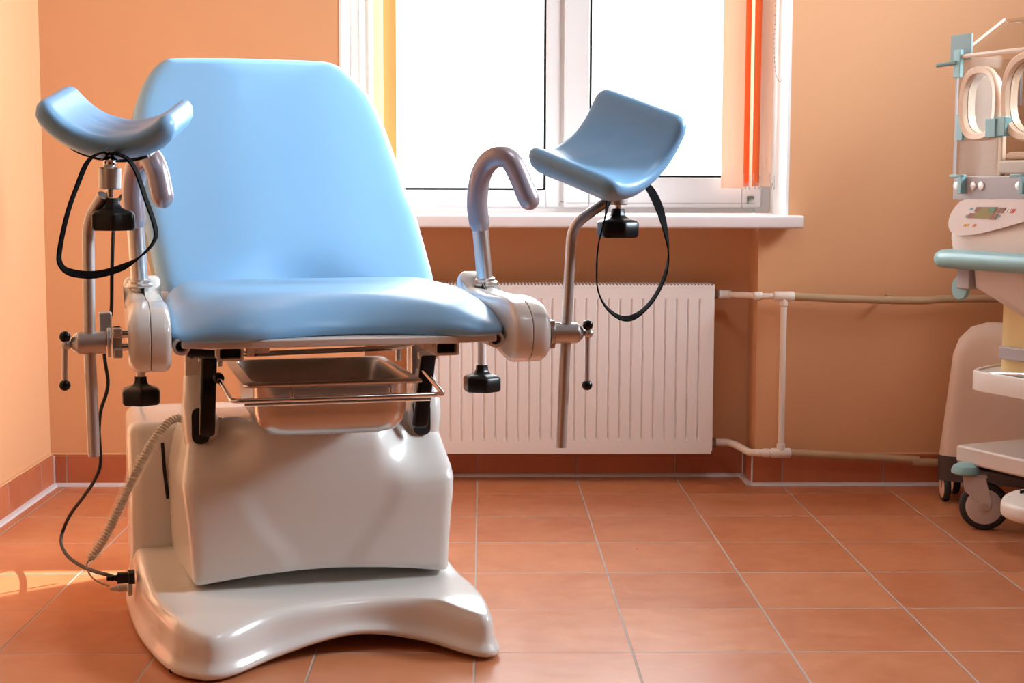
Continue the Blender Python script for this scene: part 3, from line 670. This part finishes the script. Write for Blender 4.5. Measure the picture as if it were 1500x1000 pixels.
strap([(165, 224), (146, 225), (128, 238), (113, 272), (99, 312), (88, 362), (88, 386), (104, 399), (140, 402), (180, 391), (210, 372), (227, 350), (226, 328), (213, 290), (200, 252), (186, 232), (165, 224)], [-.03, -.035, -.045, -.06, -.06, -.06, -.06, -.06, -.06, -.06, -.06, -.06, -.06, -.06, -.055, -.05, -.03], [.018]*17, [A_, A_, A_, A_, A_, A_, A_, (.2, .8, .5), (.1, .8, .55), (.1, .8, .5), A_, A_, A_, A_, A_, A_, A_], LL)
strap([(905, 262), (893, 282), (886, 320), (877, 356), (874, 390), (876, 425), (888, 450), (908, 465), (926, 465), (945, 452), (962, 430), (975, 400), (979, 370), (974, 335), (965, 303), (952, 277), (935, 262)], [.0, -.02, -.04, -.04, -.04, -.04, -.04, -.04, -.04, -.04, -.035, -.03, -.03, -.02, -.01, 0, .02], [.018]*17, [C_2, B_, A_, A_, (.25, 1, 0), (.35, 1, 0), (.2, 1, .35), (.1, .9, .4), (.05, .9, .35), (.05, 1, .1), (.05, 1, 0), (.1, 1, 0), A_, B_, C_2, C_2, C_2], LR)
# --- tray rails
zr = .495
b = MB(); P_ = fillet([V((-.205, .26, .512)), V((-.198, .045, zr)), V((.19, .045, zr)), V((.205, .33, .512))], .022, 8); b.tube(P_, .0048, 14); b.tube([V((-.175, .047, .487)), V((.165, .047, .487))], .003, 10)
rail = b.build('tray_rail', CHROME, chair)
b = MB(); b.lathe([(.006, 0), (.0105, .003), (.0105, .014), (.007, .018)], (-.205, .262, .512), (0, -1, 0), 16); b.build('rail_bush', BLACK, rail)
for x in (-.09, .09): MB().tube([V((x, .047, zr)), V((x, .047, zr+.016)), V((x, .056, zr+.019))], .0028, 10).build('rail_clip', CHROME, rail)
b = MB(); P_ = fillet([V((-.215, .42, .56)), V((-.15, .30, .551)), V((.16, .30, .557)), V((.222, .34, .573)), V((.222, .42, .585))], .03, 8); b.tube(P_, .0052, 14); b.build('rear_rail', CHROME, chair)
for x, y, z in ((-.19, .42, .575), (.18, .44, .59)): MB().tube([V((x, y, .515)), V((x, y, z))], .006, 10).build('rail_hanger', STEELG, chair)

# --- steel pan resting in the rails
pan = tag(empty('steel_pan', CH.M @ V((-.012, .25, .42)), radians(14)), 'rectangular stainless steel pan hanging in the chrome rails under the blue seat', 'pan')
zp = .522
ro = resample(rrect(-.163, -.205, .163, .205, .018), 96)
def panring(inset, z):
    r_ = max(.045-inset*.1, .02) if inset > .012 else .012
    return [V((p.x, p.y, z)) for p in resample(rrect(-.163+inset, -.205+inset, .163-inset, .205-inset, r_), 96)]
b = MB(); b.rings([panring(0, zp-.42-.004), panring(0, zp-.42), panring(.004, zp-.418), panring(.017, zp-.418), panring(.0195, zp-.422), panring(.022, .045), panring(.027, .024), panring(.038, .008), panring(.055, .001), panring(.12, .0)], False, True)
po = b.build('pan_body', PAN, pan, ang=40); so_ = po.modifiers.new('solid', 'SOLIDIFY'); so_.thickness = .0012; so_.offset = 0

# --- cords
cord = tag(empty('power_cord', CH.M @ V((-.40, .40, .1)), radians(14)), 'black power cord looping from the socket on the pedestal base up behind the chair', 'cord')
CI = Matrix.Translation((.40, -.40, -.1))
cp_ = [((170, 846), .402), ((155, 841), .42), ((140, 837), .48), ((118, 828), .60), ((100, 815), .78), ((90, 797), .92), ((92, 778), .98), ((104, 752), .92), ((122, 728), .85), ((138, 704), .8), ((147, 680), .78), ((146, 650), .78), ((145, 628), .78), ((148, 600), .78), ((156, 575), .78), ((158, 556), .78), ((154, 530), .77), ((153, 512), .76), ((157, 480), .75), ((163, 455), .75), ((164, 400), .74), ((166, 340), .74), ((171, 300), .76), ((184, 284), .82), ((205, 292), .92), ((235, 330), .94), ((245, 400), .90), ((235, 470), .85), ((215, 530), .84), ((204, 575), .83), ((203, 622), .84), ((204, 700), .85), ((210, 760), .86)]
Pc = cm([Q(x, y, y=yy) for (x, y), yy in cp_], 6); Pc = [V((p.x, p.y, max(p.z, .0045))) for p in Pc]
MB().tube(Pc, .0040, 10).xf(CI).build('cord', CORD, cord)
a = V((-.384, .402, .1)); q_ = Q(187, 846, x=-.382)
b = MB(); e = Q(165, 845, y=q_.y); s0 = Q(189, 845, y=q_.y); b.prism(resample(rrect(-.009, -.010, .009, .010, .003), 24), 0, .022, lambda u, v, w: s0+V((-w, u, v))); 
b.lathe([(.006, 0), (.006, .004), (.004, .005), (.006, .007), (.006, .011), (.004, .012), (.0055, .014), (.005, .018), (.0032, .020)], s0+V((-.022, 0, 0)), (-1, 0, 0), 16); b.xf(CI).build('plug', BLACK, cord, bevel=.001)
coil = tag(empty('coiled_cable', CH.M @ V((-.40, .44, .06)), radians(14)), 'beige coiled hand control cable in a clear plastic sleeve hanging beside the pedestal base', 'cable')
KI = Matrix.Translation((.40, -.44, -.06))
kp = [((350, 604), .47), ((322, 606), .48), ((295, 606), .49), ((270, 610), .49), ((250, 616), .475), ((236, 630), .46), ((222, 650), .45), ((205, 680), .44), ((190, 710), .43), ((178, 737), .43), ((160, 775), .42), ((142, 805), .42), ((130, 820), .42)]
Kc = resample(cm([Q(x, y, y=yy) for (x, y), yy in kp], 10), 2200, False)
tot = sum((Kc[i+1]-Kc[i]).length for i in range(2199)); turns = tot/.0066; HP = []
nn = V((0, 1, 0))
for i, p in enumerate(Kc):
    t = (Kc[min(i+1, 2199)]-Kc[max(i-1, 0)]).normalized(); nn = (nn-t*nn.dot(t)).normalized(); bb = t.cross(nn); a = 2*pi*turns*i/2200
    rr_ = .0062*min(1, (2199-i)/20+.1); HP.append(p+(nn*cos(a)+bb*sin(a))*rr_)
MB().tube(HP, .0026, 6).xf(KI).build('coil', GREYC, coil)
sl = [Kc[i] for i in range(880, 2200, 30)]+[Kc[-1]]
b = MB(); b.tube(sl, [.0095+.0045*SX(i/14)+.0022*sin(i*1.7)*SX(i/6) if i < len(sl)-2 else .003 for i in range(len(sl))], 16); slv = b.xf(KI).build('plastic_sleeve', FILM, coil, ang=20)
pc2 = [Kc[-1]]+[Q(x, y, y=yy) for (x, y), yy in (((127, 828), .42), ((132, 842), .42), ((144, 852), .425), ((160, 858), .43))]
pq = Q(188, 860, y=.43)
MB().tube(cm(pc2, 8), .0017, 8).xf(KI).build('lead', GREYC, coil)
MB().lathe([(.008, 0), (.008, .018), (.006, .02), (.006, .024), (.0045, .025), (.0055, .027), (.004, .033), (.0018, .036)], pq, (-1, 0, -.02), 18).xf(KI).build('plug', GREYC, coil)

# ================================================================ INCUBATOR (local: x toward the camera along its long face, y inward, z up)
INA = atan2(-.914, .407)
IN = Frame((1.205, 3.89, 0), INA); T = IN.Q
inc = tag(empty('infant_incubator', IN.M.translation, INA), 'infant incubator with clear portholed hood and teal bumper on castors at right', 'incubator')
L_ = 1.0; D_ = .55
def ibox(name, a, c, m_, parent=inc, bev=.004, label=None): return MB().box(a, c).build(name, m_, parent, label, bevel=bev)
def TY(px, py, y=0): return T(px, py, y=y)
zt0 = TY(1400, 78).z; zg = TY(1400, 258).z; zp0 = TY(1400, 292).z; zb0 = TY(1395, 366).z
# chassis & castors
cxa, cza, czb = TY(1400, 652, .06).x, TY(1402, 651, .06).z, TY(1402, 677, .06).z
ibox('chassis', (cxa, .06, czb), (L_, .5, cza), INCW, bev=.008)
ibox('chassis_underside', (cxa+.05, .09, czb-.014), (L_-.03, .47, czb+.001), DARK, inc)
def castor(x, y, cover, ang):
    M = Matrix.Translation((x, y, 0)) @ Matrix.Rotation(ang, 4, 'Z')
    R0 = .062
    b = MB(); b.lathe([(.020, -.013), (R0-.014, -.013), (R0-.004, -.012), (R0, -.007), (R0, .007), (R0-.004, .012), (R0-.014, .013), (.020, .013)], (0, 0, R0), (0, 1, 0), 40); w_ = b.xf(M).build('castor_wheel', TYRE, inc, ang=50)
    b = MB(); b.lathe([(.001, -.0145), (R0-.019, -.0155), (R0-.016, -.0142), (R0-.016, .0142), (R0-.019, .0155), (.001, .0145)], (0, 0, R0), (0, 1, 0), 40); b.xf(M).build('wheel_hub', HUB, w_)
    b = MB(); b.lathe([(.0095, -.023), (.0095, .023)], (0, 0, R0), (0, 1, 0), 12); b.xf(M).build('axle', STEELG, w_)
    b = MB()
    for s_ in (-1, 1):
        pol = fillet([V((-.012, R0+.012)), V((-.014, R0-.008)), V((.012, R0-.012)), V((.02, R0+.01)), V((.0, .143)), V((-.055, .143)), V((-.05, .10))], .01, 4, True)
        b.prism(pol, .017*s_, .020*s_, lambda u, v, w: V((u, w, v)))
    b.box((-.055, -.02, .136), (.005, .02, .144)); b.xf(M).build('castor_fork', HUB, w_, bevel=.001)
    if cover:
        b = MB(); b.lathe([(.030, 0), (.036, .004), (.036, .012), (.031, .022), (.018, .029), (.002, .031)], (-.048, 0, .142), (0, 0, 1), 32); b.xf(M).build('castor_cap', TEAL, w_)
    return w_
WL = T(1440, 775, z=.0)
castor(WL.x, WL.y, True, radians(50)); castor(WL.x+.10, .42, True, radians(75)); castor(L_-.08, .05, True, radians(50)); castor(L_-.08, .45, True, radians(50))
# column, shelf, tray
b = MB(); cxx = TY(1470, 500, .10).x
zlo, zhi = .40, .60
b = MB(); o = resample(rrect(cxx-.0, .08, cxx+.36, .42, .02), 48)
b.rings([[V((p.x*1.0, p.y, z)) for p in o] for z in (TY(1470, 548, .08).z, .64)]); b.build('column', YEL, inc, 'yellow upper column', ang=50)
b = MB(); o = resample(rrect(cxx+.05, .12, cxx+.32, .40, .05), 48); b.rings([[V((p.x, p.y, z)) for p in o] for z in (cza, TY(1470, 560, .08).z)]); b.build('column_foot', mat('column_grey', lin(110, 98, 96), .5), inc, ang=50)
ibox('column_bracket', (cxx+.02, .065, TY(1470, 520, .07).z-.01), (cxx+.34, .08, TY(1470, 508, .07).z+.002), INCG)
sz = TY(1450, 545, .0).z
b = MB(); sx0 = TY(1424, 560, .06).x
pr = fillet([V((sx0, .12)), V((sx0+.06, -.0)), V((sx0+.12, -.02)), V((L_-.2, -.02)), V((L_-.14, .1)), V((L_-.14, .45)), V((sx0, .45))], .03, 6, True)
b.pillow(resample(pr, 90), [(.004, sz-.052), (0, sz-.048), (0, sz-.004), (.003, sz), (.012, sz), (.014, sz-.004)], XYZ, 4); b.build('shelf', INCW, inc, ang=40)
b = MB(); b.tube([TY(1452, 548, .0), TY(1500, 549, .0), TY(1500, 549, .0)+V((.4, 0, 0))], .0065, 12); b.build('shelf_rail', STEELG, inc)
# lower body (tapered tub under bumper)
def loftbox(levels, n=60):
    R = []
    for z, x0, x1, y0, y1, r in levels: R.append([V((p.x, p.y, z)) for p in resample(rrect(x0, y0, x1, y1, r), n)])
    return R
zl1 = TY(1400, 425).z
b = MB(); b.rings(loftbox([(zl1-.06, .2, L_-.2, .05, D_-.05, .02), (zl1+.008, .05, L_-.02, .02, D_-.02, .02), (zb0, .04, L_, .01, D_, .03)])); b.build('lower_tub', INCW, inc, ang=50)
ibox('end_post', (.0, .02, zl1+.003), (.048, .10, zb0-.01), INCG)
b = MB(); b.lathe([(.028, 0), (.03, .002), (.03, .010), (.028, .012)], (-.0, .03, zl1+.003), (0, 1, 0), 24)
b.build('post_knob', TEAL, inc)
# bumper ring
bo3 = resample(rrect(-.045, -.05, L_+.04, D_+.04, .07, 8), 100)
zu0, zu1 = TY(1378, 392, -.05).z, TY(1392, 366, -.05).z
b = MB(); hh = zu1-zu0; b.pillow(bo3, [(.03, zu0-.002), (.012, zu0), (.002, zu0+hh*.25), (0, zu0+hh*.5), (.004, zu0+hh*.75), (.018, zu1-.002), (.04, zu1)], XYZ, 3); b.build('bumper', TEAL, inc, 'pale teal bumper ring', ang=60)
# console body with control panel
cb = loftbox([(zu1-.004, .0, L_-.02, -.02, D_-.02, .03), (zu1+.03, -.004, L_-.02, -.024, D_-.02, .03), (zp0-.03, -.004, L_-.02, -.012, D_-.02, .03), (zp0-.002, .02, L_-.03, .0, D_-.02, .02)])
b = MB(); b.rings(cb); cons = b.build('console', INCW, inc, ang=50)
def onface(px, py, dy=0): return T(px, py, y=-.0235+dy)
def panelshape(pxs, th, name, m_, parent, dy=0, label=None):
    P_ = [onface(x, y, dy) for x, y in pxs]; o = [V((p.x, p.z)) for p in P_]
    b = MB(); y0 = P_[0].y; b.rings([[V((p.x, y0, p.y)) for p in o], [V((p.x, y0-th, p.y)) for p in o]]); return b.build(name, m_, parent, label, ang=30)
po_ = fillet([V(p) for p in ((1412, 292), (1560, 292), (1545, 312), (1470, 334), (1430, 344), (1402, 345), (1392, 336), (1392, 320), (1400, 304))], 10, 5, True)
cpn = panelshape([(p.x, p.y) for p in po_], .006, 'control_panel', mat('panel_face', lin(226, 216, 212), .4), cons)
panelshape([(1433, 303), (1462, 303), (1452, 320), (1424, 319)], .001, 'display', LCD, cpn, -.0065)
panelshape([(1450, 303.5), (1459, 303.5), (1455, 311), (1447, 311)], .0004, 'display_block', mat('disp', lin(110, 150, 120), .4), cpn, -.0077)
for q in ([(1431, 303), (1439, 303), (1434, 310), (1427, 310)], [(1421, 312), (1429, 312), (1424, 319), (1416, 319)], [(1463, 304), (1474, 304), (1469, 312), (1459, 312)], [(1454, 313), (1463, 313), (1458, 321), (1448, 321)]): panelshape(q, .0012, 'button', KEY, cpn, -.0065)
for q, c in (([(1484, 306), (1488, 306), (1484, 312), (1480, 312)], lin(215, 70, 60)), ([(1427, 328), (1430, 328), (1427, 332), (1424, 332)], lin(225, 130, 70)), ([(1413, 328), (1415.5, 328), (1413, 331.5), (1410.5, 331.5)], lin(225, 180, 60)), ([(1417, 328), (1419.5, 328), (1417, 331.5), (1414.5, 331.5)], lin(225, 180, 60)), ([(1422, 304), (1426, 304), (1424, 307), (1420, 307)], lin(120, 175, 185)), ([(1463, 315), (1466, 315), (1463, 319), (1460, 319)], lin(120, 175, 185)), ([(1416, 314), (1418, 314), (1415, 318), (1413, 318)], lin(120, 175, 185)), ([(1475, 305), (1478, 305), (1474, 311), (1471, 311)], lin(235, 235, 235)), ([(1479.5, 305), (1482, 305), (1478.5, 311), (1476, 311)], lin(235, 235, 235))): panelshape(q, .0005, 'panel_mark', mat('mark', c, .5), cpn, -.0065)
# grey band and hood
ibox('hood_base', (.0, .0, zp0-.002), (L_-.02, D_-.02, zg), INCG, bev=.003)
for px in (1402, 1426, 1438, 1493):
    c = TY(px, 272, 0); b = MB(); b.lathe([(.011, 0), (.010, .003), (.003, .004)], c, (0, -1, 0), 20); b.build('band_knob', STEELG, inc)
z1 = TY(1400, 262).z
for px in (1410, 1500):
    c = TY(px, 272, 0); b = MB(); b.box((c.x, -.018, c.z-.02), (c.x+.014, 0, c.z+.028)); b.box((c.x-.03, -.018, c.z+.020), (c.x+.014, -.008, c.z+.028)); b.build('hood_catch', TEAL, inc, bevel=.002)
# hood: clear box, sloped top; mattress tray inside
hz = zt0-.01
hood = MB(); tk = .006
hood.box((0, 0, zg), (L_-.02, tk, hz)); hood.box((0, D_-.02-tk, zg), (L_-.02, D_-.02, hz)); hood.box((0, tk, zg), (tk, D_-.02-tk, hz)); hood.box((L_-.02-tk, tk, zg), (L_-.02, D_-.02-tk, hz))
R = [[V((x, 0, hz)), V((x, .15, hz+.10)), V((x, D_-.17, hz+.10)), V((x, D_-.02, hz)), V((x, D_-.02, hz-tk)), V((x, D_-.172, hz+.10-tk)), V((x, .152, hz+.10-tk)), V((x, 0, hz-tk))] for x in (0, L_-.02)]
hood.rings(R)
ho = hood.build('hood', ACRYL, inc, 'clear acrylic hood', bevel=.001)
b = MB(); rp = [V((0, -.002, hz)), V((L_-.02, -.002, hz))]; b.tube(rp, .006, 8); b.tube([V((0, 0, hz)), V((0, .15, hz+.10))], .004, 8); b.build('hood_rim', mat('rim', lin(222, 196, 176), .3), ho)
b = MB(); b.box((-.001, -.001, zg), (.005, .004, hz)); b.build('hood_edge', INCG, ho)
# corner plate & hinge
c = TY(1399, 52, .02); c2 = TY(1427, 75, .02)
ibox('corner_plate', (c.x-.004, .01, c2.z-.02), (c2.x+.0, .016, c.z), mat('tealdark', lin(120, 142, 142), .5), ho, .001)
b = MB(); c = TY(1403, 93, -.008); b.box((c.x-.012, -.012, c.z-.035), (c.x+.012, 0, c.z+.034)); b.tube([V((c.x-.0, -.012, c.z+.002)), V((c.x-.055, -.028, c.z-.002))], .0055, 10); b.build('hood_hinge', TEAL, ho, bevel=.004)
def port(px0, px1, py0, py1):
    a = TY(px0, py0, -.006); d = TY(px1, py1, -.006); xc, zc = (a.x+d.x)/2, (a.z+d.z)/2; w2, h2 = abs(d.x-a.x)/2, abs(a.z-d.z)/2
    def ring(w, h, y, n=48, e=2.6):
        return [V((xc+w*math.copysign(abs(cos(t))**(2/e), cos(t)), y, zc+h*math.copysign(abs(sin(t))**(2/e), sin(t)))) for t in [2*pi*i/n for i in range(n)]]
    b = MB(); k = .016; b.rings([ring(w2, h2, -.002), ring(w2, h2, -.012), ring(w2-.004, h2-.004, -.016), ring(w2-k, h2-k, -.014), ring(w2-k-.003, h2-k-.003, -.002), ring(w2, h2, -.002)], False, False); p_ = b.build('port_ring', PORT, ho, ang=50)
    b = MB(); b.rings([ring(w2-k, h2-k, -.010), ring(w2-k, h2-k, -.006)]); b.build('port_door', ACRYL, p_)
    b = MB(); b.rings([ring(w2-k+.001, h2-k+.001, .0), ring(w2-k+.001, h2-k+.001, .022), ring(w2-k-.004, h2-k-.004, .022), ring(w2-k-.004, h2-k-.004, .0), ring(w2-k+.001, h2-k+.001, .0)], False, False); b.build('port_cuff', PORT, p_)
    return p_
port(1409, 1462, 100, 205); port(1471, 1560, 78, 205)
for x0, x1, y0, y1, d in ((1401, 1409, 166, 206, -.012), (1443, 1457, 174, 201, -.03), (1458, 1471, 171, 199, -.026)):
    a, c = TY(x0, y0, d), TY(x1, y1, d); ibox('port_latch', (a.x, d, c.z), (c.x, -.002, a.z), TEAL, ho, .002)
# inside: mattress tray and side wall panel
zmt = zg+.005
b = MB(); b.box((.05, .1, zmt), (L_-.08, D_-.1, zmt+.035)); tr = b.build('mattress_tray', mat('tray', lin(222, 208, 196), .5), inc, bevel=.006)
b = MB(); b.box((.06, .11, zmt+.036), (L_-.09, D_-.11, zmt+.056)); b.build('mattress', mat('mattress', lin(214, 178, 150), .7), inc, bevel=.012)
ibox('inner_post', (.035, .11, zg), (.05, .125, hz-.1), PORT, ho)
c = TY(1465, 130, .3); ibox('inner_vent', (c.x-.03, .36, c.z-.045), (c.x+.01, .37, c.z+.045), INCG, ho, .002)

# ================================================================ FLOOR DEVICE BEHIND THE INCUBATOR
DA = radians(-30)
DV = Frame((1.285, 4.225, 0), DA)
dev = tag(empty('oxygen_concentrator', DV.M.translation, DA), 'tall beige rounded cabinet device with dark brown base behind the incubator', 'medical device')
zb_, zt2 = W(1379, 690, y=4.1).z, W(1440, 480, y=4.1).z
zb_ = .062
def devring(z, w0, w1, d0, d1, r): return [V((p.x, p.y, z)) for p in resample(rrect(w0, d0, w1, d1, r, 8), 60)]
b = MB(); levels = []
for k in range(0, 13):
    t = k/12
    if t < .72: x0 = .0+.028*t/.72; e = 0
    else: a = (t-.72)/.28*pi/2; e = (1-cos(a)); x0 = .028+.075*(1-cos(a))
    levels.append(devring(zb_+.07+(zt2-zb_-.07)*(t if t < .72 else .72+.28*sin((t-.72)/.28*pi/2)), x0, .31-x0, .0+e*.05, .17-e*.05, .04))
b.rings(levels); b.build('case', BEIGE, dev, ang=50)
b = MB(); b.rings([devring(zb_, .0, .31, -.002, .17, .03), devring(zb_+.07, -.001, .311, -.002, .171, .03)]); b.build('base_strip', BROWN, dev, 'dark brown base strip', ang=40)
for x, y in ((.02, .03), (.29, .03), (.02, .14), (.29, .14)):
    R0 = .038; b = MB(); b.lathe([(.004, -.009), (R0-.002, -.009), (R0, -.006), (R0, .006), (R0-.002, .009), (.004, .009)], (x, y, R0), (1, .5, 0), 28); b.lathe([(.012, -.0), (.012, max(zb_-R0, .01))], (x, y, R0), (0, 0, 1), 10); w_ = b.build('castor', TYRE, dev)
    MB().lathe([(.001, -.0105), (.027, -.0102), (.029, -.009), (.029, .009), (.027, .0102), (.001, .0105)], (x, y, R0), (1, .5, 0), 24).build('castor_hub', PORT, w_)

# foot pedal hung from the incubator's chassis
pc_ = T(1513, 745, y=-.02)
b = MB(); o = [V((pc_.x+.085*cos(t), -.02+.062*sin(t))) for t in [2*pi*i/60 for i in range(60)]]
z0_ = pc_.z-.028
b.pillow(o, [(.012, .0), (.003, .006), (0, .014), (0, .030), (.003, .038), (.012, .041)], lambda a, c, h: V((a, c, z0_+h+(.026*SX((c+.082)/.124) if h > .02 else 0))), 5); ped = b.build('foot_pedal', mat('pedal_white', lin(226, 216, 206), .4), inc, 'off-white oval foot pedal', ang=50)
b = MB()
for k in range(4): b.box((pc_.x-.05+k*.013, -.015, z0_+.054), (pc_.x-.044+k*.013, .02, z0_+.0635))
b.build('pedal_grooves', DARK, ped)
MB().box((pc_.x+.0, .02, z0_+.03), (pc_.x+.05, .14, cza-.02)).build('pedal_arm', INCG, ped, bevel=.004)

# ================================================================ UNSEEN FIXTURE ADDED FOR THE CEILING FILL (its light is set at the top)
l = st(empty('fill_fixture', (.75, 2.15, ZC)))
MB().box((-.33, -.33, -.03), (.33, .33, 0)).build('fill_housing', PVC, l, bevel=.004)
